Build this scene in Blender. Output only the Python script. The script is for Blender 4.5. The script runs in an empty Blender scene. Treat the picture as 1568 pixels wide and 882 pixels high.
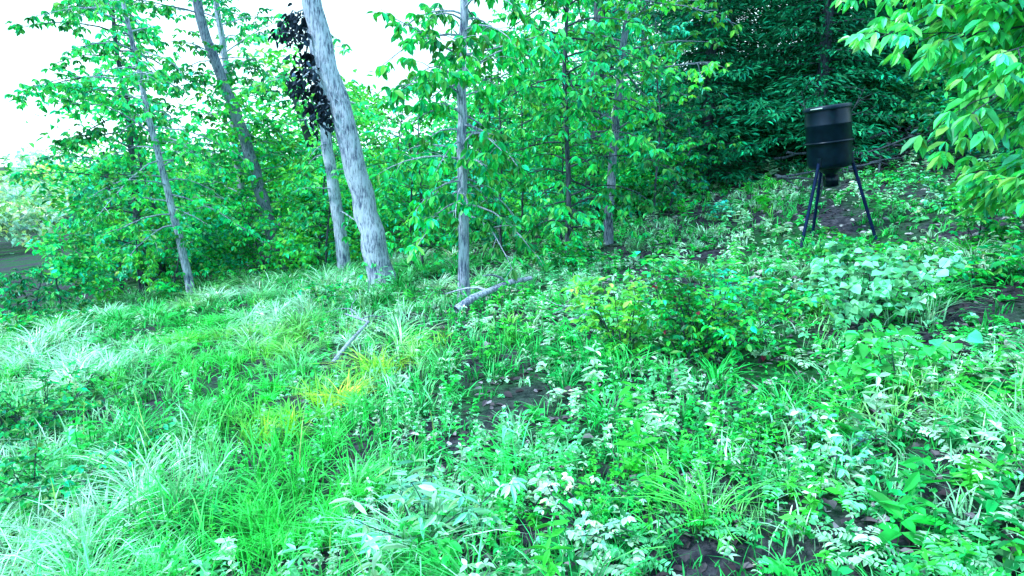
import bpy, math, random
import numpy as np
from mathutils import Vector, Matrix
rng=np.random.default_rng(11); random.seed(5)
A=np.array
# ------------------------------------------------------------ utilities
_g={}
def vnoise(x,y,scale,seed=0):
    if seed not in _g: _g[seed]=np.random.default_rng(1000+seed).random((256,256))
    g=_g[seed]; x=np.asarray(x,float)/scale+50; y=np.asarray(y,float)/scale+50
    xi=np.floor(x).astype(int); yi=np.floor(y).astype(int); fx=x-xi; fy=y-yi
    fx=fx*fx*(3-2*fx); fy=fy*fy*(3-2*fy); xi%=255; yi%=255
    return (g[xi,yi]*(1-fx)+g[xi+1,yi]*fx)*(1-fy)+(g[xi,yi+1]*(1-fx)+g[xi+1,yi+1]*fx)*fy
def H(x,y):
    x=np.asarray(x,float); y=np.asarray(y,float)
    xs=28*np.tanh(x/28)
    z=np.where(xs>0,0.168*xs,0.160*xs)
    yy=np.clip(y-9,0,25); z=z+0.017*np.clip(xs-1,0,20)*yy
    z=z-0.05*np.clip(-x-13,0,60)*np.clip((y)/20,0,1)
    z=z-0.24*np.exp(-((x-4.2)**2+(y-8.7)**2)/2.2)
    r=np.hypot(x,y)
    z=z+(vnoise(x,y,2.3,1)-.5)*0.18*np.clip(r/6,0.3,1)+(vnoise(x,y,0.7,2)-.5)*0.06
    return z
class Buf:
    def __init__(s): s.V=[];s.F=[];s.C=[];s.M=[];s.n=0
    def add(s,v,f,c,m):
        s.V.append(v); s.F.append(f+s.n); s.C.append(c); s.M.append(np.full(len(f),m)); s.n+=len(v)
def build(name,buf,mats,origin=(0,0,0),smooth0=True):
    V=np.concatenate(buf.V)-A(origin); F=np.concatenate(buf.F); C=np.concatenate(buf.C); M=np.concatenate(buf.M)
    me=bpy.data.meshes.new(name); me.vertices.add(len(V)); me.vertices.foreach_set('co',V.astype(np.float32).ravel())
    me.loops.add(len(F)*4); me.loops.foreach_set('vertex_index',F.astype(np.int32).ravel())
    me.polygons.add(len(F)); me.polygons.foreach_set('loop_start',np.arange(0,len(F)*4,4,dtype=np.int32))
    me.polygons.foreach_set('material_index',M.astype(np.int32))
    me.polygons.foreach_set('use_smooth',(M==0) if smooth0 else np.zeros(len(F),bool))
    at=me.color_attributes.new('Col','FLOAT_COLOR','POINT')
    at.data.foreach_set('color',np.c_[np.clip(C,0,.92),np.ones(len(C))].astype(np.float32).ravel())
    for m in mats: me.materials.append(m)
    me.update(calc_edges=True)
    ob=bpy.data.objects.new(name,me); ob.location=origin; bpy.context.scene.collection.objects.link(ob); return ob
def nrm(v): return v/np.maximum(np.linalg.norm(v,axis=-1,keepdims=True),1e-9)
def add_leaves(buf,P,D,N,L,W,C,m=1,wide=.45):
    n=len(P); L=np.broadcast_to(L,(n,))[:,None]; W=np.broadcast_to(W,(n,))[:,None]
    D=nrm(D); S=nrm(np.cross(D,N)); N=np.cross(S,D)
    v=np.empty((n,6,3)); f=rng.uniform(.05,.35,(n,1)); dr=rng.uniform(0,.3,(n,1))
    v[:,0]=P
    v[:,1]=P+D*L*(wide-.12)+S*W*.48+N*W*f; v[:,2]=P+D*L*(wide+.27)+S*W*.40+N*(W*f-L*dr*.4)
    v[:,3]=P+D*L-N*L*dr
    v[:,4]=P+D*L*(wide+.27)-S*W*.40+N*(W*f-L*dr*.4); v[:,5]=P+D*L*(wide-.12)-S*W*.48+N*W*f
    b=(np.arange(n)*6)[:,None]
    F=np.concatenate([b+A([0,1,2,3]),b+A([0,3,4,5])])
    buf.add(v.reshape(-1,3),F,np.repeat(C,6,axis=0),m)
def tube(buf,pts,rad,sides=8,col=(.5,.5,.5),m=0,rough=0):
    pts=A(pts,float); k=len(pts); rad=np.broadcast_to(rad,(k,))
    T=nrm(np.gradient(pts,axis=0)); ref=A([0,1,0.]) if abs(T[0][1])<.8 else A([1.,0,0])
    S=nrm(np.cross(T,ref)); B=np.cross(T,S)
    a=np.linspace(0,2*np.pi,sides,endpoint=False)
    rr=rad[:,None]*np.ones((1,sides))
    if rough: rr=rr*(1+rough*rng.normal(0,1,(k,sides))+rough*1.5*np.sin(a*3+rng.uniform(0,6))[None])
    v=pts[:,None]+rr[...,None]*(np.cos(a)[None,:,None]*S[:,None]+np.sin(a)[None,:,None]*B[:,None])
    i=np.arange(k-1)[:,None]*sides; j=np.arange(sides)[None]; j2=(j+1)%sides
    F=np.stack([i+j,i+j2,i+sides+j2,i+sides+j],-1).reshape(-1,4)
    buf.add(v.reshape(-1,3),F,np.tile(A(col,float),(k*sides,1)),m)
def jit(col,n,amt=.25,yel=.25):
    c=np.tile(A(col,float),(n,1)); b=np.exp(rng.normal(0,amt,(n,1))); h=rng.normal(0,yel,(n,1))
    c=c*b; c[:,0:1]+=np.clip(h,0,1)*c[:,1:2]*.45; c[:,2:3]+=np.clip(-h,0,1)*c[:,1:2]*.9
    return c
def whorls(buf,P,AX,nl,L,W,col,droop=.45,amt=.34,yel=.25,nrmj=.45,clump=None,red=0):
    n=len(P)
    if n==0: return
    P=np.repeat(P,nl,axis=0); AX=np.repeat(AX,nl,axis=0)
    az=np.repeat(rng.uniform(0,6.28,n),nl)+np.tile(np.arange(nl)*6.283/nl,n)+rng.normal(0,.3,n*nl)
    D=np.c_[np.cos(az),np.sin(az),-rng.uniform(.0,2*droop,n*nl)]+AX*.6
    N=np.c_[rng.normal(0,nrmj,n*nl),rng.normal(0,nrmj,n*nl),np.ones(n*nl)]
    s=rng.uniform(.5,1.15,n*nl)
    C=jit(col,n*nl,amt,yel)
    if red: q=rng.random(n*nl)<red; C[q]=A([.30,.03,.10])*rng.uniform(.5,1.1,(q.sum(),1))
    if clump is not None: C*=np.repeat(clump,nl)[:,None]
    add_leaves(buf,P,D,N,L*s,W*s,C)
# ------------------------------------------------------------ materials
def mat(name): 
    m=bpy.data.materials.new(name); m.use_nodes=True; nt=m.node_tree; nt.nodes.clear()
    return m,nt,nt.nodes,nt.links
def leaf_mat(name,trans=.30,rough=.45,spec=.3):
    m,nt,N,Lk=mat(name)
    out=N.new('ShaderNodeOutputMaterial'); at=N.new('ShaderNodeAttribute'); at.attribute_name='Col'
    tc=N.new('ShaderNodeTexCoord'); no=N.new('ShaderNodeTexNoise'); no.inputs['Scale'].default_value=11; no.inputs['Detail'].default_value=0
    Lk.new(tc.outputs['Object'],no.inputs['Vector'])
    mr=N.new('ShaderNodeMapRange'); mr.inputs['From Min'].default_value=.3; mr.inputs['From Max'].default_value=.7; mr.inputs['To Min'].default_value=.65; mr.inputs['To Max'].default_value=1.3
    Lk.new(no.outputs['Fac'],mr.inputs['Value'])
    mu=N.new('ShaderNodeVectorMath'); mu.operation='SCALE'; Lk.new(at.outputs['Color'],mu.inputs[0]); Lk.new(mr.outputs[0],mu.inputs['Scale'])
    bs=N.new('ShaderNodeBsdfPrincipled'); bs.inputs['Roughness'].default_value=rough; bs.inputs['Specular IOR Level'].default_value=spec
    Lk.new(mu.outputs[0],bs.inputs['Base Color'])
    tr=N.new('ShaderNodeBsdfTranslucent'); mm=N.new('ShaderNodeVectorMath'); mm.operation='MULTIPLY'; mm.inputs[1].default_value=(1.6,1.15,.7)
    Lk.new(mu.outputs[0],mm.inputs[0]); Lk.new(mm.outputs[0],tr.inputs['Color'])
    mx=N.new('ShaderNodeMixShader'); mx.inputs[0].default_value=trans
    Lk.new(bs.outputs[0],mx.inputs[1]); Lk.new(tr.outputs[0],mx.inputs[2]); Lk.new(mx.outputs[0],out.inputs[0])
    return m
def bark_mat(name,c1,c2,scale=7):
    m,nt,N,Lk=mat(name)
    out=N.new('ShaderNodeOutputMaterial'); bs=N.new('ShaderNodeBsdfPrincipled'); bs.inputs['Roughness'].default_value=.85; bs.inputs['Specular IOR Level'].default_value=.2
    tc=N.new('ShaderNodeTexCoord'); mp=N.new('ShaderNodeMapping'); mp.inputs['Scale'].default_value=(1,1,.16)
    Lk.new(tc.outputs['Object'],mp.inputs[0])
    n1=N.new('ShaderNodeTexNoise'); n1.inputs['Scale'].default_value=scale*6; n1.inputs['Detail'].default_value=6; n1.inputs['Roughness'].default_value=.7
    Lk.new(mp.outputs[0],n1.inputs['Vector'])
    n2=N.new('ShaderNodeTexNoise'); n2.inputs['Scale'].default_value=3.5; n2.inputs['Detail'].default_value=4; Lk.new(tc.outputs['Object'],n2.inputs['Vector'])
    ad=N.new('ShaderNodeMath'); ad.operation='MULTIPLY_ADD'; ad.inputs[1].default_value=.4; Lk.new(n2.outputs['Fac'],ad.inputs[0]); Lk.new(n1.outputs['Fac'],ad.inputs[2])
    cr=N.new('ShaderNodeValToRGB'); e=cr.color_ramp.elements; e[0].position=.56; e[0].color=(*c1,1); e[1].position=.76; e[1].color=(*c2,1)
    Lk.new(ad.outputs[0],cr.inputs[0]); Lk.new(cr.outputs[0],bs.inputs['Base Color'])
    bp=N.new('ShaderNodeBump'); bp.inputs['Strength'].default_value=.9; bp.inputs['Distance'].default_value=.04; Lk.new(n1.outputs['Fac'],bp.inputs['Height']); Lk.new(bp.outputs[0],bs.inputs['Normal'])
    Lk.new(bs.outputs[0],out.inputs[0]); return m
LEAF=leaf_mat('leaf_green'); GRASS=leaf_mat('grass_blade',.25,.42,.35); CEDAR=leaf_mat('cedar_needles',.1,.7,.12); DEAD=leaf_mat('dead_leaf',.05,.85,.08); LITTER=leaf_mat('litter_leaf',.05,.7,.3)
BARK_P=bark_mat('bark_pale',(.06,.09,.20),(.44,.55,.78)); BARK_D=bark_mat('bark_dark',(.008,.018,.035),(.07,.11,.16)); BARK_M=bark_mat('bark_mid',(.02,.04,.10),(.24,.32,.48),9)
m,nt,N,Lk=mat('forest_floor'); GROUND=m
out=N.new('ShaderNodeOutputMaterial'); bs=N.new('ShaderNodeBsdfPrincipled'); bs.inputs['Roughness'].default_value=.95; bs.inputs['Specular IOR Level'].default_value=.15
tc=N.new('ShaderNodeTexCoord'); n1=N.new('ShaderNodeTexNoise'); n1.inputs['Scale'].default_value=14; n1.inputs['Detail'].default_value=8; n1.inputs['Roughness'].default_value=.7
n2=N.new('ShaderNodeTexNoise'); n2.inputs['Scale'].default_value=.8; n2.inputs['Detail'].default_value=5
Lk.new(tc.outputs['Object'],n1.inputs['Vector']); Lk.new(tc.outputs['Object'],n2.inputs['Vector'])
c1=N.new('ShaderNodeValToRGB'); e=c1.color_ramp.elements; e[0].position=.40; e[0].color=(.006,.010,.024,1); e[1].position=.75; e[1].color=(.10,.11,.16,1)
c2=N.new('ShaderNodeValToRGB'); e=c2.color_ramp.elements; e[0].position=.35; e[0].color=(.004,.04,.015,1); e[1].position=.75; e[1].color=(.01,.17,.05,1)
Lk.new(n1.outputs['Fac'],c1.inputs[0]); Lk.new(n1.outputs['Fac'],c2.inputs[0])
mr=N.new('ShaderNodeMapRange'); mr.inputs['From Min'].default_value=.45; mr.inputs['From Max'].default_value=.62; Lk.new(n2.outputs['Fac'],mr.inputs['Value'])
mx=N.new('ShaderNodeMix'); mx.data_type='RGBA'; Lk.new(mr.outputs[0],mx.inputs[0]); Lk.new(c1.outputs[0],mx.inputs[6]); Lk.new(c2.outputs[0],mx.inputs[7])
Lk.new(mx.outputs[2],bs.inputs['Base Color']); bp=N.new('ShaderNodeBump'); bp.inputs['Distance'].default_value=.05; Lk.new(n1.outputs['Fac'],bp.inputs['Height']); Lk.new(bp.outputs[0],bs.inputs['Normal'])
Lk.new(bs.outputs[0],out.inputs[0])
# ------------------------------------------------------------ ground sheet
def axis(lo,hi,near,step):
    a=list(np.arange(-near,near+.001,step)); s=step
    x=near
    while x<hi: s*=1.22; x+=s; a.append(x)
    x=-near; s=step
    while x>lo: s*=1.22; x-=s; a.insert(0,x)
    return A(a)
gx=axis(-700,700,16,.16); gy=axis(-700,700,20,.16)
X,Y=np.meshgrid(gx,gy,indexing='ij'); Z=H(X,Y)
R=np.hypot(X,Y); Z=Z+np.clip((R-150)/200,0,1)**1.5*5*(.6+.8*vnoise(X,Y,120,5))
nx,ny=X.shape; b=Buf(); i=np.arange(nx-1)[:,None]*ny; j=np.arange(ny-1)[None]
F=np.stack([i+j,i+ny+j,i+ny+j+1,i+j+1],-1).reshape(-1,4)
V=np.stack([X,Y,Z],-1).reshape(-1,3); b.add(V,F,np.full((len(V),3),.1),0); build('ground',b,[GROUND])
# ------------------------------------------------------------ grass
def polar(n,rmin,rmax,amax=55,p=1.0):
    r=rmin+(rmax-rmin)*rng.random(n)**p; a=np.radians(rng.uniform(-amax,amax,n)); return r*np.sin(a),r*np.cos(a)
def blades(buf,bx,by,az,h,lean,w,C,z0=None):
    n=len(bx); s=A([0,.4,.75,1.]); z0=(H(bx,by)-.01) if z0 is None else z0
    hor=(lean*h)[:,None]*s[None]**1.8; ver=h[:,None]*(s[None]-.42*np.clip(lean,0,1.6)[:,None]*s[None]**2.4)
    px=bx[:,None]+np.cos(az)[:,None]*hor; py=by[:,None]+np.sin(az)[:,None]*hor; pz=z0[:,None]+ver
    tw=az+rng.normal(0,.5,n); wx=-np.sin(tw); wy=np.cos(tw); ww=w[:,None]*A([.8,1,.7,.08])[None]*.5
    v=np.empty((n,4,2,3))
    for k,sg in((0,1),(1,-1)):
        v[:,:,k,0]=px+sg*wx[:,None]*ww; v[:,:,k,1]=py+sg*wy[:,None]*ww; v[:,:,k,2]=pz
    b0=(np.arange(n)*8)[:,None]
    F=np.concatenate([b0+A([2*q,2*q+1,2*q+3,2*q+2]) for q in range(3)])
    buf.add(v.reshape(-1,3),F,np.repeat(C,8,axis=0),1)
G_MID=A([.02,.52,.11]); G_PALE=A([.34,.82,.62]); G_YEL=A([.30,.80,.04]); G_DARK=A([.004,.24,.07])
def meadow(x,y):
    e=-0.4-.10*(y-3)+1.8*(vnoise(x,y,2.,8)-.5)
    return np.clip((e-x)/1.8+.5,0,1)
YP=((-1.35,4.85,.05),(-1.0,5.4,.05),(-.75,5.9,.06),(-1.55,4.3,.03))
TRK=A([(-4.6,10.),(-4.,8.3),(-2.9,6.2),(-1.6,4.7),(-1.15,3.5),(-.9,2.4)])
def trackd(x,y):
    d=np.full(len(x),9.)
    for p,q in zip(TRK[:-1],TRK[1:]):
        e=q-p; t=np.clip(((x-p[0])*e[0]+(y-p[1])*e[1])/(e@e),0,1); d=np.minimum(d,np.hypot(x-p[0]-t*e[0],y-p[1]-t*e[1]))
    return d
def gcol(x,y,n,s=0):
    col=vnoise(x,y,1.2,10)*.5+.5*vnoise(x,y,.4,11)+.14*rng.normal(0,1,n)+s
    tk=np.exp(-(trackd(x,y)/(.35+.25*vnoise(x,y,.6,33)))**2)*.8; col=col*(1-tk)+.45*tk
    c=G_MID+(G_PALE-G_MID)*np.clip((col-.45)*3,0,1)[:,None]
    c=c*(1-tk[:,None])+A([.03,.64,.09])*tk[:,None]
    yl=.35*np.clip((vnoise(x,y,.8,12)-.72)*5,0,1)
    for cx,cy,q in YP: yl=np.maximum(yl,1.1*np.exp(-((x-cx)**2+(y-cy)**2)/q))
    yl=np.clip(yl,0,1)[:,None]; c=c*(1-yl)+G_YEL*yl
    dk=np.clip((.40-col)*4,0,.85)[:,None]; return c*(1-dk)+G_DARK*dk
GB=Buf()
def grass(n,k,rmin,rmax,hs,dens,s=0):
    x,y=polar(n,rmin,rmax); mdw=meadow(x,y)
    keep=rng.random(n)<dens(x,y,mdw); x,y,mdw=x[keep],y[keep],mdw[keep]; n=len(x)
    r=np.hypot(x,y); tall=vnoise(x,y,1.1,9)
    h=hs*(.45+1.0*tall)*(.65+.5*mdw)*rng.uniform(.7,1.3,n); c=gcol(x,y,n,s); bias=rng.uniform(0,6.28,n)
    X=np.repeat(x,k)+rng.normal(0,.03,n*k); Y=np.repeat(y,k)+rng.normal(0,.03,n*k)
    az=rng.uniform(0,6.28,n*k); bz=np.repeat(bias,k); az=np.where(rng.random(n*k)<.4,bz+rng.normal(0,.5,n*k),az)
    hh=np.repeat(h,k)*rng.uniform(.5,1.15,n*k); lean=rng.uniform(.1,1.3,n*k)
    w=(.0034+.0010*np.repeat(r,k))*rng.uniform(.7,1.4,n*k)
    C=np.repeat(c,k,axis=0)*np.exp(rng.normal(0,.38,(n*k,1)))
    blades(GB,X,Y,az,hh,lean,w,C)
grass(8000,12,1.6,17,.18,lambda x,y,m:.06+.94*m)
grass(7500,9,1.6,17,.23,lambda x,y,m:(1-m)*np.clip((vnoise(x,y,.9,14)-.38)*5,.12,1),-.01)
def tussocks(n,k,rmin,rmax,R0,dens,s):
    x,y=polar(n,rmin,rmax); keep=rng.random(n)<dens(x,y); x,y=x[keep],y[keep]; n=len(x)
    r=np.hypot(x,y); sz=R0*rng.uniform(.5,1.4,n)*(1+.03*r)*(1-.45*np.exp(-(trackd(x,y)/.45)**2)); c=gcol(x,y,n,s)*np.exp(rng.normal(0,.28,(n,1)))
    rr=np.repeat(sz,k)*np.abs(rng.normal(0,.30,n*k)); a=rng.uniform(0,6.28,n*k)
    X=np.repeat(x,k)+rr*np.cos(a); Y=np.repeat(y,k)+rr*np.sin(a)
    flow=rng.uniform(0,6.28,n); az=np.where(rng.random(n*k)<.3,np.repeat(flow,k)+rng.normal(0,.4,n*k),a+rng.normal(0,.35,n*k))
    hh=np.repeat(sz,k)*rng.uniform(.8,1.35,n*k); lean=rng.uniform(.5,1.5,n*k)
    w=(.0036+.0010*np.repeat(r,k))*rng.uniform(.7,1.4,n*k); C=np.repeat(c,k,axis=0)*np.exp(rng.normal(0,.38,(n*k,1)))
    blades(GB,X,Y,az,hh,lean,w,C)
tussocks(1400,66,1.8,16,.215,lambda x,y:meadow(x,y)*np.clip((vnoise(x,y,1.0,31)-.25)*3,.1,1),.07)
tussocks(280,46,1.8,11,.19,lambda x,y:(1-meadow(x,y))*.55,.0)
n=200; x,y=polar(n,2,12); k=meadow(x,y)>.1; x,y=x[k],y[k]
blades(GB,x,y,rng.uniform(0,6.28,len(x)),rng.uniform(.3,.5,len(x)),rng.uniform(.05,.5,len(x)),np.full(len(x),.006),jit((.25,.6,.2),len(x)))
build('meadow_grass',GB,[GRASS,GRASS])
# ------------------------------------------------------------ leaf litter
n=14000; x,y=polar(n,1.6,18); k=rng.random(n)<(1-.9*meadow(x,y)); x,y=x[k],y[k]; n=len(x); B=Buf()
D=np.c_[rng.normal(0,1,(n,2)),rng.normal(0,.2,n)]; Nn=np.c_[rng.normal(0,.4,(n,2)),np.ones(n)]
t=rng.random((n,1)); C=(A([.022,.018,.035])*(1-t)+A([.34,.33,.46])*t**3)*np.exp(rng.normal(0,.3,(n,1)))
add_leaves(B,np.c_[x,y,H(x,y)+rng.uniform(.0,.03,n)],D,Nn,rng.uniform(.03,.085,n),rng.uniform(.02,.05,n),C); build('leaf_litter',B,[LITTER,LITTER],smooth0=False)
# ------------------------------------------------------------ low weeds
WB=Buf()
def weeds(n,tiers,nl,L,W,hmax,cols,dens,rmin=1.7,rmax=17,wide=.4):
    x,y=polar(n,rmin,rmax); k=rng.random(n)<dens(x,y); x,y=x[k],y[k]; n=len(x); B=WB
    h=hmax*rng.uniform(.35,1.1,n); r=np.hypot(x,y); h*=np.clip(1-.55*np.exp(-((x-4.0)**2+(y-8.4)**2)/1.5),.3,1)
    ci=(vnoise(x,y,.6,21)*len(cols)*.999+rng.normal(0,.5,n)).astype(int)%len(cols); cc=A(cols)[ci]
    az=rng.uniform(0,6.28,n); ln=rng.uniform(0,.5,n)
    z=H(x,y); sc=(1+.05*r)*np.exp(rng.normal(0,.25,n))
    for t in range(tiers):
        f=(t+1)/tiers; P=np.c_[x+np.cos(az)*ln*h*f,y+np.sin(az)*ln*h*f,z+h*f]
        P=np.repeat(P,nl,axis=0); a=np.repeat(rng.uniform(0,6.28,n),nl)+np.tile(np.arange(nl)*6.283/nl,n)+rng.normal(0,.25,n*nl)
        D=np.c_[np.cos(a),np.sin(a),rng.uniform(-.5,.6,n*nl)]; Nn=np.c_[rng.normal(0,.4,(n*nl,2)),np.ones(n*nl)]
        s=np.repeat(sc,nl)*rng.uniform(.6,1.2,n*nl)*(1.15-.45*f)
        C=np.repeat(cc,nl,axis=0)*np.exp(rng.normal(0,.34,(n*nl,1)))
        add_leaves(B,P,D,Nn,L*s,W*s,C,wide=wide)
    blades(B,x,y,az,h*1.02,ln,np.full(n,.005),cc*.6)
def ferns(n,nf,rmin,rmax,fl,cols,dens):
    """lacy pinnate fronds: a curved midrib with pairs of small leaflets"""
    x,y=polar(n,rmin,rmax); k=rng.random(n)<dens(x,y); x,y=x[k],y[k]; n=len(x); cc=A(cols)[rng.integers(0,len(cols),n)]
    m=n*nf; x=np.repeat(x,nf); y=np.repeat(y,nf); az=np.repeat(rng.uniform(0,6.28,n),nf)+np.tile(np.arange(nf)*6.283/nf,n)+rng.normal(0,.3,m)
    L=fl*rng.uniform(.6,1.2,m); z=H(x,y); ca,sa=np.cos(az),np.sin(az); C0=np.repeat(cc,nf,axis=0)*np.exp(rng.normal(0,.25,(m,1))); up=rng.uniform(.5,1.1,m)
    np_=8
    for q in range(np_):
        t=(q+1.2)/(np_+.4); hx=L*t*.85; hz=L*(up*t-.65*t*t)
        P=np.c_[x+ca*hx,y+sa*hx,z+hz+.02]
        for sg in(-1,1):
            D=np.c_[-sa*sg+ca*.45,ca*sg+sa*.45,rng.normal(-.05,.15,m)]; ll=L*.26*math.sin(math.pi*min(.96,.22+t*.72))
            add_leaves(WB,P,D,np.c_[rng.normal(0,.2,(m,2)),np.ones(m)],ll,ll*.42,C0*np.exp(rng.normal(0,.2,(m,1))))
PAL=[(.012,.46,.09),(.12,.65,.34),(.02,.59,.11),(.36,.80,.60),(.006,.32,.09),(.05,.68,.08)]
patch=lambda x,y,sc,sd,th,g=6:np.clip((vnoise(x,y,sc,sd)-th)*g,0,1)
weeds(7500,3,4,.042,.021,.15,PAL,lambda x,y:(1-.75*meadow(x,y))*(.10+.90*patch(x,y,.8,22,.40)))
weeds(7000,2,4,.028,.025,.07,[PAL[1],PAL[3],PAL[0],PAL[1]],lambda x,y:(1-.75*meadow(x,y))*(.12+.88*patch(x,y,.6,23,.40)),wide=.5)
weeds(8500,4,5,.021,.012,.17,[PAL[3],PAL[1],PAL[2],PAL[5]],lambda x,y:(1-.55*meadow(x,y))*patch(x,y,1.0,24,.40),rmax=10)
weeds(3000,4,3,.045,.018,.24,[PAL[0],PAL[1],PAL[4],PAL[2]],lambda x,y:meadow(x,y)*patch(x,y,.9,25,.45)*(trackd(x,y)>.4),rmax=13)
weeds(420,7,3,.075,.022,.34,[PAL[1],PAL[3],PAL[5],PAL[2]],lambda x,y:.2+.6*(1-meadow(x,y)))
ferns(650,5,1.8,9,.17,[PAL[1],PAL[3],PAL[1],PAL[2]],lambda x,y:(1-meadow(x,y))*patch(x,y,1.1,27,.35)*(x>.2))
build('low_weeds',WB,[LEAF,LEAF])
# ------------------------------------------------------------ woody plants
def limb(start,d,L,k,droop,jt=.08):
    p=A(start,float); d=nrm(A(d,float)); P=[p.copy()]; D=[d.copy()]
    for _ in range(k):
        p=p+d*L/k; d=nrm(d+A([0,0,-droop/k])+rng.normal(0,jt,3)); P.append(p.copy()); D.append(d.copy())
    return A(P),A(D)
def pinterp(P,t):
    k=len(P)-1; f=min(max(t*k,0),k-1e-6); i=int(f); return P[i]*(1-(f-i))+P[i+1]*(f-i)
def branch_system(buf,start,d,L,droop,dens,WP,WA,WC,br=.012,subf=.42):
    P,D=limb(start,d,L,6,droop); tube(buf,P,np.linspace(br,br*.25,7),5,m=0); cl=math.exp(rng.normal(-.02,.36))
    ns=max(3,int(L*5*dens))
    for q in range(ns):
        t=.18+.82*(q+rng.random())/ns; s=pinterp(P,t); dd=D[min(int(t*6),6)]
        sg=1 if q%2 else -1; a=sg*rng.uniform(.5,1.2); ca,sa=math.cos(a),math.sin(a)
        sd=A([dd[0]*ca-dd[1]*sa,dd[0]*sa+dd[1]*ca,dd[2]*.5+rng.normal(0,.3)]); sl=max(.12,L*subf*(1.15-t*.7)*rng.uniform(.5,1.1))
        Q,E=limb(s,sd,sl,3,droop*.8); tube(buf,Q,np.linspace(br*.4,.002,4),3,m=0)
        nw=max(2,int(sl/.11))
        for w in range(nw):
            tt=.25+.75*(w+rng.random())/nw
            WP.append(pinterp(Q,tt)+rng.normal(0,.04,3)); WA.append(E[-1]); WC.append(cl)
    WP.append(P[-1]); WA.append(D[-1]); WC.append(cl)
def make_tree(name,path,r0,r1,col,zones,leafL=.12,leafW=.05,nl=5,bark=None,sides=12,leafmat=None,droop=.5,flare=.35,keep=1.0,yel=.25,extra=None,ldroop=.45):
    path=A(path,float); base=path[0].copy(); buf=Buf()
    K=28; ts=np.linspace(0,1,K); seg=np.linspace(0,1,len(path)); tp=np.c_[np.interp(ts,seg,path[:,0]),np.interp(ts,seg,path[:,1]),np.interp(ts,seg,path[:,2])]
    for _ in range(2): tp[1:-1]=(tp[:-2]+tp[1:-1]*2+tp[2:])/4
    tp[1:-1,:2]+=rng.normal(0,r0*.10,(K-2,2))
    hh=tp[:,2]-tp[0,2]; rr=np.interp(ts,[0,1],[r0,r1])*(1+flare*np.exp(-hh/.18)); tp[0,2]-=.15
    tube(buf,tp,rr,sides,m=0,rough=.025)
    WP,WA,WC=[],[],[]; ga=rng.uniform(0,6)
    for (t0,t1,n,L,up) in zones:
        for q in range(n):
            t=t0+(t1-t0)*(q+rng.random())/n; s=pinterp(tp,t); ga+=2.4+rng.normal(0,.6)
            branch_system(buf,s,(math.cos(ga),math.sin(ga),up+rng.normal(0,.25)),L*rng.uniform(.45,1.25),droop,1,WP,WA,WC,br=min(r0*.35,.008+.006*L))
    if extra: extra(buf,tp,WP,WA,WC)
    WP,WA,WC=A(WP),A(WA),A(WC)
    if keep<1: k=rng.random(len(WP))<keep; WP,WA,WC=WP[k],WA[k],WC[k]
    whorls(buf,WP,WA,nl,leafL,leafW,col,clump=WC,yel=yel,droop=ldroop)
    return build(name,buf,[bark or BARK_D,leafmat or LEAF],origin=tuple(base)), tp
def vert(x,y,h,lx=0,ly=0,wob=.1):
    z=float(H(x,y)); P=[(x,y,z)]
    for k in (.25,.5,.75,1): P.append((x+lx*k+rng.normal(0,wob)*k,y+ly*k+rng.normal(0,wob)*k,z+h*k))
    return P
G1=(.006,.46,.08); G2=(.015,.60,.14); G3=(.004,.38,.13); G4=(.07,.74,.10); GC=(.015,.56,.36)
z=float(H(-1.95,10.3))
DEADP=[]
def oak_extra(buf,tp,WP,WA,WC):
    for q in range(9):
        s=pinterp(tp,.34+.016*q); P,D=limb(s,(-1,rng.normal(0,.6),.6),rng.uniform(.4,.85),5,1.6,.25); tube(buf,P,np.linspace(.014,.004,6),5)
        n=52; PP=A([pinterp(P,rng.uniform(.35,1)) for _ in range(n)])+rng.normal(0,.08,(n,3))
        DEADP.append(PP)
make_tree('oak_tree',[(-1.95,10.3,z),(-2.15,10.3,z+1.0),(-2.45,10.28,z+2.4),(-2.85,10.25,z+4.3),(-3.2,10.3,z+6.5),(-3.3,10.5,z+9),(-3.2,10.6,z+11.5)],.20,.07,G2,[(.5,.6,3,1.6,.5),(.6,1,12,2.4,.5)],.14,.065,4,BARK_P,16,extra=oak_extra,keep=.6,flare=.3)
PP=np.concatenate(DEADP); n=len(PP); b=Buf(); D=np.c_[rng.normal(0,.7,(n,2)),-np.ones(n)]
add_leaves(b,PP,D,rng.normal(0,1,(n,3)),rng.uniform(.08,.14,n),rng.uniform(.04,.075,n),jit((.012,.024,.045),n,.6,0)); build('dead_leaf_clump',b,[DEAD,DEAD])
z=float(H(-.6,8.35))
make_tree('hickory_tree',[(-.6,8.35,z),(-.6,8.35,z+1.5),(-.58,8.3,z+3),(-.5,8.3,z+4.5),(-.5,8.3,z+7.5)],.07,.03,G1,[(.17,.28,14,.95,-.1),(.28,.6,38,1.1,.15),(.6,1,8,1.1,.4)],.14,.06,5,BARK_P,12,droop=1.0,ldroop=.7)
make_tree('hickory_tree',vert(.85,10.2,5.2),.045,.015,G2,[(.06,.9,52,1.35,.15)],.14,.06,5,BARK_D,8,droop=.9,ldroop=.6)
z=float(H(1.55,11))
make_tree('dogwood_tree',[(1.55,11,z),(1.6,11,z+1.5),(1.7,11,z+3),(1.95,11,z+4.6),(2.0,11,z+6.8)],.075,.03,G4,[(.25,.75,30,1.6,.15),(.8,1,5,1.2,.4)],.12,.06,5,BARK_M,10,droop=.35,ldroop=.35)
make_tree('oak_tree',vert(1.75,15.2,11,.3,0),.17,.06,G3,[(.1,.6,26,2.2,.2),(.6,1,8,2.2,.3)],.15,.07,5,BARK_D,10,keep=.8)
make_tree('oak_tree',vert(-3.05,12.4,9,-.9,.2,.05),.12,.05,G2,[(.12,.5,14,1.2,.2),(.5,1,6,1.9,.4)],.14,.065,5,BARK_P,10,keep=.8)
z=float(H(-5.4,15.8))
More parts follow.
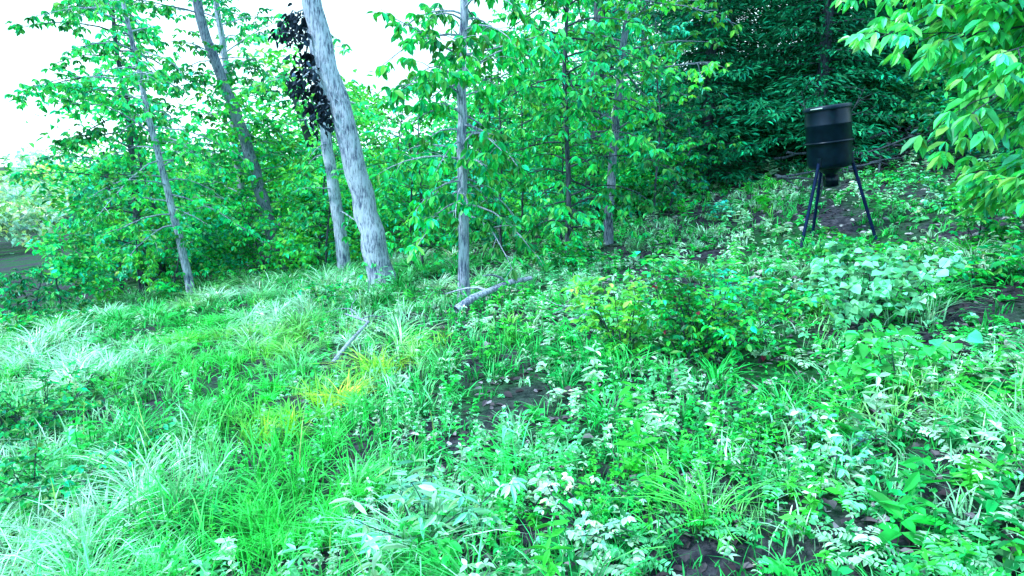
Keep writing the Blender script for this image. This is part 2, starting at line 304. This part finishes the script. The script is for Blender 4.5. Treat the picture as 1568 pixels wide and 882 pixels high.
make_tree('oak_tree',[(-5.4,15.8,z),(-5.75,15.8,z+1.8),(-6.2,15.8,z+3.6),(-6.8,15.6,z+5.6),(-7.1,15.6,z+8),(-7.2,15.6,z+11)],.16,.06,G1,[(.1,.55,44,1.2,.2),(.6,1,10,2.2,.4)],.14,.065,5,BARK_M,12,droop=.8)
make_tree('maple_tree',vert(-6.1,12.8,6.8,-1.0,0,.05),.08,.02,G2,[(.2,.8,44,1.6,.2)],.13,.065,5,BARK_P,10,droop=.7)
make_tree('oak_tree',vert(-6.6,17.2,10,-.6,0),.11,.04,G3,[(.05,.65,34,1.9,.3),(.65,1,6,1.9,.3)],.15,.07,5,BARK_P,10,keep=.8)
make_tree('maple_tree',vert(-8.0,14.6,7.0,-.2,0),.09,.02,G2,[(.1,.9,50,1.7,.2)],.14,.07,5,BARK_D,10,droop=.7)
make_tree('maple_tree',vert(-9.2,15.8,3.2,.1,0),.06,.02,GC,[(.08,.95,28,1.2,.2)],.14,.07,5,BARK_D,10,droop=.7)
for (x,y,h,c) in [(-1.68,11.2,2.4,G2),(-1.5,11.4,2.8,G2),(-4.1,14.2,4,G4),(-7.3,13.2,2.0,G4),(-.2,12.6,3.6,G1),(2.6,12.6,3.6,G3),(.2,14.0,5,G2),(-2.4,14.3,3.2,G4),(3.3,14.8,4,GC),(-4.9,13.6,1.6,G1),(-9.3,12.9,1.1,G3),(-8.4,12.4,1.3,G3),(-3.6,13.0,2.4,G2),(.9,12.6,2.6,G2),(-.9,13.8,2.6,GC),(3.0,13.2,1.6,G1),(-9.9,12.2,.8,G3),(-6.6,13.0,1.3,G1)]:
    make_tree('sapling',vert(x,y,h,rng.normal(0,.25),rng.normal(0,.15)),.024,.008,c,[(.05,.98,int(11+h*6),.55+.17*h,.25)],.12,.055,5,BARK_D,6,droop=.7,flare=0)
def near_extra(buf,tp,WP,WA,WC):
    for q in range(64):
        t=rng.uniform(.06,.40); s=pinterp(tp,t); a=math.pi+rng.uniform(-.8,.45)
        L=rng.uniform(1.0,1.6) if t<.17 else rng.uniform(1.6,2.5)
        branch_system(buf,s,(math.cos(a),math.sin(a),rng.uniform(.1,.4)),L,.75,1,WP,WA,WC,br=.015)
make_tree('hickory_tree',vert(5.38,5.4,7.5,.1,0,.05),.13,.05,(.06,.70,.16),[(.55,1,6,1.6,.4)],.16,.06,5,BARK_D,12,extra=near_extra,droop=.8,ldroop=.6)
def cedar(x,y,h,R):
    base=A([x,y,float(H(x,y))]); buf=Buf(); tube(buf,[base,base+A([0,0,h*.5]),base+A([0,0,h])],[.15,.1,.02],8,m=0)
    PP=[];DD=[];CC=[]
    for q in range(int(h*14)):
        t=.04+.96*(q/(h*14)); a=q*2.4+rng.normal(0,.3); L=R*(1-t*.75)*rng.uniform(.6,1.1)
        P,D=limb(base+A([0,0,h*t]),(math.cos(a),math.sin(a),-.05),L,5,.25,.06); tube(buf,P,np.linspace(.02,.004,6),4,m=0)
        n=int(L*120); tt=rng.random(n)**.7; I=(tt*4.99).astype(int); fr=tt*5-I; Q=P[I]*(1-fr)[:,None]+P[I+1]*fr[:,None]
        side=rng.normal(0,.17*L,(n,1))*A([-math.sin(a),math.cos(a),0]); PP.append(Q+side+rng.normal(0,.05,(n,3))); DD.append(nrm(side+A([math.cos(a),math.sin(a),-.3])*.25+rng.normal(0,.12,(n,3)))); CC.append(np.full(n,math.exp(rng.normal(0,.3))))
    PP=np.concatenate(PP);DD=np.concatenate(DD);n=len(PP)
    add_leaves(buf,PP,DD,np.c_[rng.normal(0,.5,(n,2)),np.ones(n)],rng.uniform(.10,.2,n),rng.uniform(.03,.055,n),jit((.003,.19,.09),n,.35,.1)*np.concatenate(CC)[:,None]); build('cedar_tree',buf,[BARK_D,CEDAR],origin=tuple(base))
for c in [(4.3,15.4,8,2.4),(6.4,14.6,8,2.5),(8.8,16.0,8,2.6),(5.6,18.4,9,2.8),(11.2,17,8,2.6),(10,13.9,6,2.2),(8.0,19,9,2.8)]: cedar(*c)
def mass(name,items,leaf,ncl,per,mt=LEAF,trunks=True,cr=.8):
    b=Buf()
    for (x,y,z0,z1,R,c) in items:
        g=float(H(x,y))
        if trunks: tube(b,[(x,y,g-.2),(x+rng.normal(0,.2),y,g+z1*.5),(x+rng.normal(0,.5),y,g+z1*.85)],[.15,.11,.03],7,m=0)
        cz=g+(z0+z1)/2; hz=(z1-z0)/2; u=nrm(rng.normal(0,1,(ncl,3)))*rng.uniform(.35,1,(ncl,1))
        cen=A([x,y,cz])+u*A([R,R,hz]); cb=np.exp(rng.normal(0,.35,ncl))
        P=np.repeat(cen,per,axis=0)+rng.normal(0,1,(ncl*per,3))*A([.42,.42,.24])*cr*R/2.4
        n=len(P); D=np.c_[rng.normal(0,1,(n,2)),rng.uniform(-.8,.2,n)]
        add_leaves(b,P,D,np.c_[rng.normal(0,.4,(n,2)),np.ones(n)],leaf*rng.uniform(.6,1.2,n),leaf*.5*rng.uniform(.7,1.2,n),jit(c,n,.3,.25)*np.repeat(cb,per)[:,None])
    return build(name,b,[BARK_D,mt])
cols=[G1,G2,G4,G4,GC]; DKC=[(.004,.26,.09),(.006,.36,.10),(.004,.22,.10)]
it=[]
for k in range(62):
    a=math.radians(rng.uniform(-31,50)); r=rng.uniform(18,36); x=r*math.sin(a); y=r*math.cos(a); ad=math.degrees(a)
    h=rng.uniform(3,6.5) if ad<6 else rng.uniform(7,13)
    if -13<ad<-5: h*=.6
    it.append((x,y,rng.uniform(.0,1),h,rng.uniform(1.8,3.2),DKC[rng.integers(3)] if ad>12 else cols[rng.integers(5)]))
mass('background_trees',it,.20,30,64)
it=[]
for k in range(85):
    a=math.radians(rng.uniform(-33,52)); r=rng.uniform(14,24); x=r*math.sin(a); y=r*math.cos(a)
    it.append((x,y,-.1,rng.uniform(.8,2.6),rng.uniform(.7,1.5),DKC[rng.integers(3)] if math.degrees(a)>11 else cols[rng.integers(5)]))
mass('forest_understory',it,.13,16,60,trunks=False)
it=[]
for k in range(170):
    a=math.radians(rng.uniform(-62,-20)); r=rng.uniform(60,150); it.append((r*math.sin(a),r*math.cos(a),0,rng.uniform(5,8)+r*.02,rng.uniform(3,5),[(.45,.90,.20),(.30,.85,.32),(.32,.82,.62)][rng.integers(3)]))  # pale yellow-green leaf colours have haze and sunlit glow painted in
mass('distant_woods',it,.7,16,22,trunks=False)
# ------------------------------------------------------------ shrubs
def shrub(name,x,y,R,h,col,n=14,L=.07,W=.04,nl=5,droop=.6,yel=.25,up=.9,red=0):
    base=A([x,y,float(H(x,y))]); b=Buf(); WP,WA,WC=[],[],[]
    for q in range(n):
        a=rng.uniform(0,6.28); s=base+A([math.cos(a),math.sin(a),0])*R*.35*rng.random(); s[2]=float(H(s[0],s[1]))-.02
        ho=rng.uniform(.1,1)*R; branch_system(b,s,(math.cos(a)*ho,math.sin(a)*ho,h*up),math.hypot(ho,h)*rng.uniform(.7,1.05),droop,2.2,WP,WA,WC,br=.006,subf=.38)
    whorls(b,A(WP),A(WA),nl,L,W,col,clump=A(WC),yel=yel,droop=.3,red=red); return build(name,b,[BARK_D,LEAF],origin=tuple(base))
shrub('leafy_shrub',1.34,4.7,.52,.70,(.008,.46,.07),32,.06,.032,red=.008)
shrub('leafy_shrub',.82,5.0,.30,.60,(.12,.74,.10),14,.07,.036)
shrub('redbud_shrub',2.7,5.1,.62,.62,(.16,.72,.42),20,.08,.075,3,yel=.1)
shrub('redbud_shrub',2.15,3.75,.30,.28,(.04,.64,.15),9,.085,.085,3,yel=.1)
shrub('leafy_shrub',3.3,6.6,.6,.45,G1,14,.07,.04,red=.008)
shrub('leafy_shrub',5.2,7.6,.5,.6,G1,12,.08,.04)
shrub('bramble_bush',-3.95,5.4,.7,.45,(.006,.34,.08),26,.06,.035)
shrub('bramble_bush',-2.72,3.85,.5,.34,(.006,.34,.08),22,.055,.032)
shrub('bramble_bush',-7.4,10.6,.55,.5,G1,12,.09,.045)
shrub('bramble_bush',-9.0,9.8,.7,.5,G1,14,.09,.045)
shrub('bramble_bush',-2.6,9.3,.5,.4,G1,12,.08,.04)
shrub('bramble_bush',.9,9.4,.5,.45,G1,12,.08,.04)
shrub('bramble_bush',6.3,9.6,.6,.5,G1,12,.09,.045)
shrub('fern_like_shrub',1.35,2.9,.28,.24,(.14,.72,.42),9,.045,.022)
shrub('fern_like_shrub',-.35,2.75,.22,.30,(.20,.76,.46),7,.09,.022)
shrub('fern_like_shrub',.35,2.6,.25,.20,(.32,.80,.60),9,.04,.024)
for k in range(16):
    x=rng.uniform(1.5,8); y=rng.uniform(5,12)
    if math.hypot(x-4.2,y-8.9)<1.2: continue
    shrub('seedling_plant',x,y,.22,.32,[G1,G2,GC,(.16,.70,.42)][k%4],5,.08,.04)
# ------------------------------------------------------------ deer feeder
def simple(name,c,rough=.5,metal=0,c2=None,sc=12,spec=.5):
    m,nt,N,Lk=mat(name); out=N.new('ShaderNodeOutputMaterial'); bs=N.new('ShaderNodeBsdfPrincipled'); bs.inputs['Roughness'].default_value=rough; bs.inputs['Metallic'].default_value=metal; bs.inputs['Specular IOR Level'].default_value=spec
    bs.inputs['Specular Tint'].default_value=(.5,.72,1,1)
    tc=N.new('ShaderNodeTexCoord'); no=N.new('ShaderNodeTexNoise'); no.inputs['Scale'].default_value=sc; no.inputs['Detail'].default_value=5; Lk.new(tc.outputs['Object'],no.inputs['Vector'])
    cr=N.new('ShaderNodeValToRGB'); e=cr.color_ramp.elements; e[0].position=.35; e[0].color=(*c,1); e[1].position=.7; e[1].color=(*(c2 or tuple(q*1.7 for q in c)),1)
    Lk.new(no.outputs['Fac'],cr.inputs[0]); Lk.new(cr.outputs[0],bs.inputs['Base Color']); Lk.new(bs.outputs[0],out.inputs[0]); return m
BLK=simple('black_barrel',(.001,.004,.012),.30,c2=(.002,.009,.024),spec=.30); LEG=simple('leg_paint',(.002,.008,.04),.6,c2=(.004,.018,.08),spec=.12); LID=simple('lid_metal',(.003,.010,.025),.35,0,spec=.4); LAB=simple('label_strip',(.3,.4,.45),.5)
fe=bpy.data.objects.new('deer_feeder',None); bpy.context.scene.collection.objects.link(fe); fx,fy=4.18,9.1; fz=float(H(fx,fy))+.01; fe.location=(fx,fy,fz)
def part(name,b,m):
    o=build(name,b,[m]); o.parent=fe; return o
def revolve(prof,c=(0,0,0),sides=48):
    b=Buf(); k=len(prof); a=np.linspace(0,2*np.pi,sides,endpoint=False); P=A(prof)
    v=np.stack([P[:,0:1]*np.cos(a),P[:,0:1]*np.sin(a),P[:,1:2]*np.ones(sides)],-1)+A(c)
    i=np.arange(k-1)[:,None]*sides; j=np.arange(sides)[None]; j2=(j+1)%sides
    b.add(v.reshape(-1,3),np.stack([i+j,i+j2,i+sides+j2,i+sides+j],-1).reshape(-1,4),np.full((k*sides,3),.1),0); return b
r=.278
def boxb(cx,cy,cz,sx,sy,sz):
    b=Buf(); v=A([[x,y,z] for x in(-1,1) for y in(-1,1) for z in(-1,1)])*A([sx,sy,sz])/2+A([cx,cy,cz])
    b.add(v,A([[0,1,3,2],[4,6,7,5],[0,4,5,1],[2,3,7,6],[0,2,6,4],[1,5,7,3]]),np.full((8,3),.1),0); return b
b0=1.03
parts=[part('barrel',revolve([(.0001,b0-.02),(r*.70,b0-.015),(r*.88,b0),(r*.96,b0+.03),(r*.985,b0+.07),(r*.985,b0+.28),(r*1.0,b0+.30),(r*1.0,b0+.53),(r*1.03,b0+.545),(r*1.03,b0+.56),(r*1.0,b0+.575),(r*1.0,b0+.76)]),BLK),
 part('lid',revolve([(r*1.0,b0+.735),(r*1.05,b0+.735),(r*1.06,b0+.75),(r*1.06,b0+.775),(r*1.03,b0+.79),(r*.92,b0+.793),(r*.9,b0+.777),(.0001,b0+.785)]),LID),
 part('clamp_ring',revolve([(r*.97,b0+.315),(r*1.10,b0+.318),(r*1.10,b0+.340),(r*.97,b0+.343)]),BLK),
 part('funnel',revolve([(.14,b0-.022),(.07,b0-.09),(.07,b0-.10)],sides=24),BLK),
 part('motor_box',boxb(0,0,b0-.17,.14,.14,.14),BLK), part('spinner_plate',revolve([(.0001,b0-.255),(.08,b0-.255),(.085,b0-.24)],sides=20),LID)]
bb=Buf(); a=np.linspace(math.radians(205),math.radians(235),8); tube(bb,np.c_[np.cos(a)*r*1.07,np.sin(a)*r*1.07,np.full(8,b0+.762)],.008,6); parts.append(part('lid_label',bb,LAB))
tilt=Matrix.Translation((.13,0,0))@Matrix.Rotation(math.radians(-7.5),4,'Y')
for o in parts: o.matrix_local=tilt
for i,(top,foot) in enumerate([((-.21,-.17),(-.52,-.45)),((.21,-.15),(.58,-.22)),((.02,.25),(.10,.60))]):
    t3=tilt@Vector((top[0],top[1],b0+.10)); g=float(H(fx+foot[0],fy+foot[1]))-fz-.03
    lb=Buf(); tube(lb,[tuple(t3),(foot[0],foot[1],g)],.023,4); tube(lb,[(foot[0],foot[1],g),(foot[0]*1.02,foot[1],g+.05)],.04,8); part('leg_%d'%(i+1),lb,LEG)
    br=Buf(); tube(br,[tuple(tilt@Vector((top[0],top[1],b0+.03))),tuple(tilt@Vector((top[0],top[1],b0+.15)))],.03,6); part('leg_bracket_%d'%(i+1),br,BLK)
# ------------------------------------------------------------ fallen branches, brush pile, bare shrub
def fallen(name,pts,r,bark=BARK_P,forks=3):
    b=Buf(); P=[(x,y,float(H(x,y))+dz) for x,y,dz in pts]; tube(b,P,np.linspace(r,r*.55,len(P)),8,rough=.05)
    for q in range(forks):
        s=pinterp(A(P),rng.uniform(.3,1)); Q,_=limb(s,(rng.normal(),rng.normal(),.25),rng.uniform(.25,.6),4,.5,.2); tube(b,Q,np.linspace(r*.4,r*.12,5),5)
    build(name,b,[bark],origin=P[0])
fallen('fallen_branch',[(-.58,6.95,.08),(-.42,7.1,.15),(-.25,7.3,.17),(-.05,7.5,.20),(.22,7.9,.18)],.045,forks=2)
fallen('fallen_branch',[(-1.5,5.5,.16),(-1.45,5.9,.20),(-1.4,6.5,.20),(-1.75,7.0,.24)],.018)
fallen('fallen_branch',[(.5,5.9,.06),(.9,6.0,.12),(1.3,6.3,.08)],.018)
b=Buf()
for q in range(110):
    x=rng.normal(7.4,1.0); y=rng.normal(13.1,.4); z=float(H(x,y))+abs(rng.normal(.08,.28)); a=rng.normal(.1,.7)
    P,_=limb((x,y,z),(math.cos(a),math.sin(a)*.6,rng.normal(0,.22)),rng.uniform(.5,1.9),5,.1,.14); tube(b,P,np.linspace(rng.uniform(.008,.04),.005,6),5)
build('brush_pile',b,[BARK_D])
b=Buf(); base=A([5.0,11.2,float(H(5.0,11.2))])
for q in range(4):
    P,D=limb(base,(rng.normal(0,.08),rng.normal(0,.2),1),rng.uniform(1.5,2.0),8,.1,.10); tube(b,P,np.linspace(.011,.003,9),5)
    for w in range(6):
        Q,_=limb(pinterp(P,rng.uniform(.6,.98)),(rng.normal(0,1),rng.normal(0,1),.8),rng.uniform(.15,.4),4,.1,.2); tube(b,Q,np.linspace(.004,.002,5),4)
build('bare_shrub',b,[BARK_D])
b=Buf(); RK=simple('rock',(.14,.16,.2),.9,c2=(.5,.55,.62),sc=20)
for q in range(200):
    x,y=rng.uniform(-.5,8),rng.uniform(3.5,14); s=rng.uniform(.02,.06); base=A([x,y,float(H(x,y))+.005]); ax,ay=rng.uniform(-.4,.4,2)
    P=[base+A([ax*s*t,ay*s*t,s*t]) for t in(-.3,.0,.35,.5)]; tube(b,P,[s*.9,s*1.1,s*.7,.001],7,rough=.2)
build('rocks',b,[RK],smooth0=False)
# ------------------------------------------------------------ light, sky, camera
w=bpy.data.worlds.new('World'); bpy.context.scene.world=w; w.use_nodes=True; nt=w.node_tree; N=nt.nodes; Lk=nt.links
bg=N['Background']; sky=N.new('ShaderNodeTexSky'); sky.sky_type='NISHITA'; sky.sun_disc=False
EL,AZ=46,-115
sky.sun_elevation=math.radians(EL); sky.sun_rotation=math.radians(AZ); sky.dust_density=1; sky.air_density=1.0; sky.ozone_density=1
# thin bright cloud veil over the sky
tc=N.new('ShaderNodeTexCoord'); no=N.new('ShaderNodeTexNoise'); no.inputs['Scale'].default_value=2.5; no.inputs['Detail'].default_value=5; Lk.new(tc.outputs['Generated'],no.inputs['Vector'])
cr=N.new('ShaderNodeValToRGB'); e=cr.color_ramp.elements; e[0].position=.35; e[0].color=(.50,.80,.90,1); e[1].position=.65; e[1].color=(.64,.94,1,1); Lk.new(no.outputs['Fac'],cr.inputs[0])
sc=N.new('ShaderNodeVectorMath'); sc.operation='SCALE'; sc.inputs['Scale'].default_value=20; Lk.new(cr.outputs[0],sc.inputs[0])
mx=N.new('ShaderNodeMix'); mx.data_type='RGBA'; mx.inputs[0].default_value=.85; Lk.new(sky.outputs[0],mx.inputs[6]); Lk.new(sc.outputs[0],mx.inputs[7])
Lk.new(mx.outputs[2],bg.inputs[0]); bg.inputs[1].default_value=.15
L=bpy.data.lights.new('sun','SUN'); L.energy=5; L.angle=math.radians(5); L.color=(1,1,.94); so=bpy.data.objects.new('sun',L); bpy.context.scene.collection.objects.link(so)
d=Vector((math.sin(math.radians(AZ))*math.cos(math.radians(EL)),math.cos(math.radians(AZ))*math.cos(math.radians(EL)),math.sin(math.radians(EL))))
so.rotation_euler=d.to_track_quat('Z','Y').to_euler()
cam=bpy.data.cameras.new('camera'); co=bpy.data.objects.new('camera',cam); bpy.context.scene.collection.objects.link(co); cam.lens=24; cam.sensor_width=36; cam.clip_end=3000; cam.clip_start=.05
co.location=(0,0,1.6); co.rotation_euler=(math.radians(90-10.4),0,0); bpy.context.scene.camera=co
bpy.context.scene.view_settings.view_transform='Standard'; bpy.context.scene.view_settings.look='None'; bpy.context.scene.view_settings.exposure=0
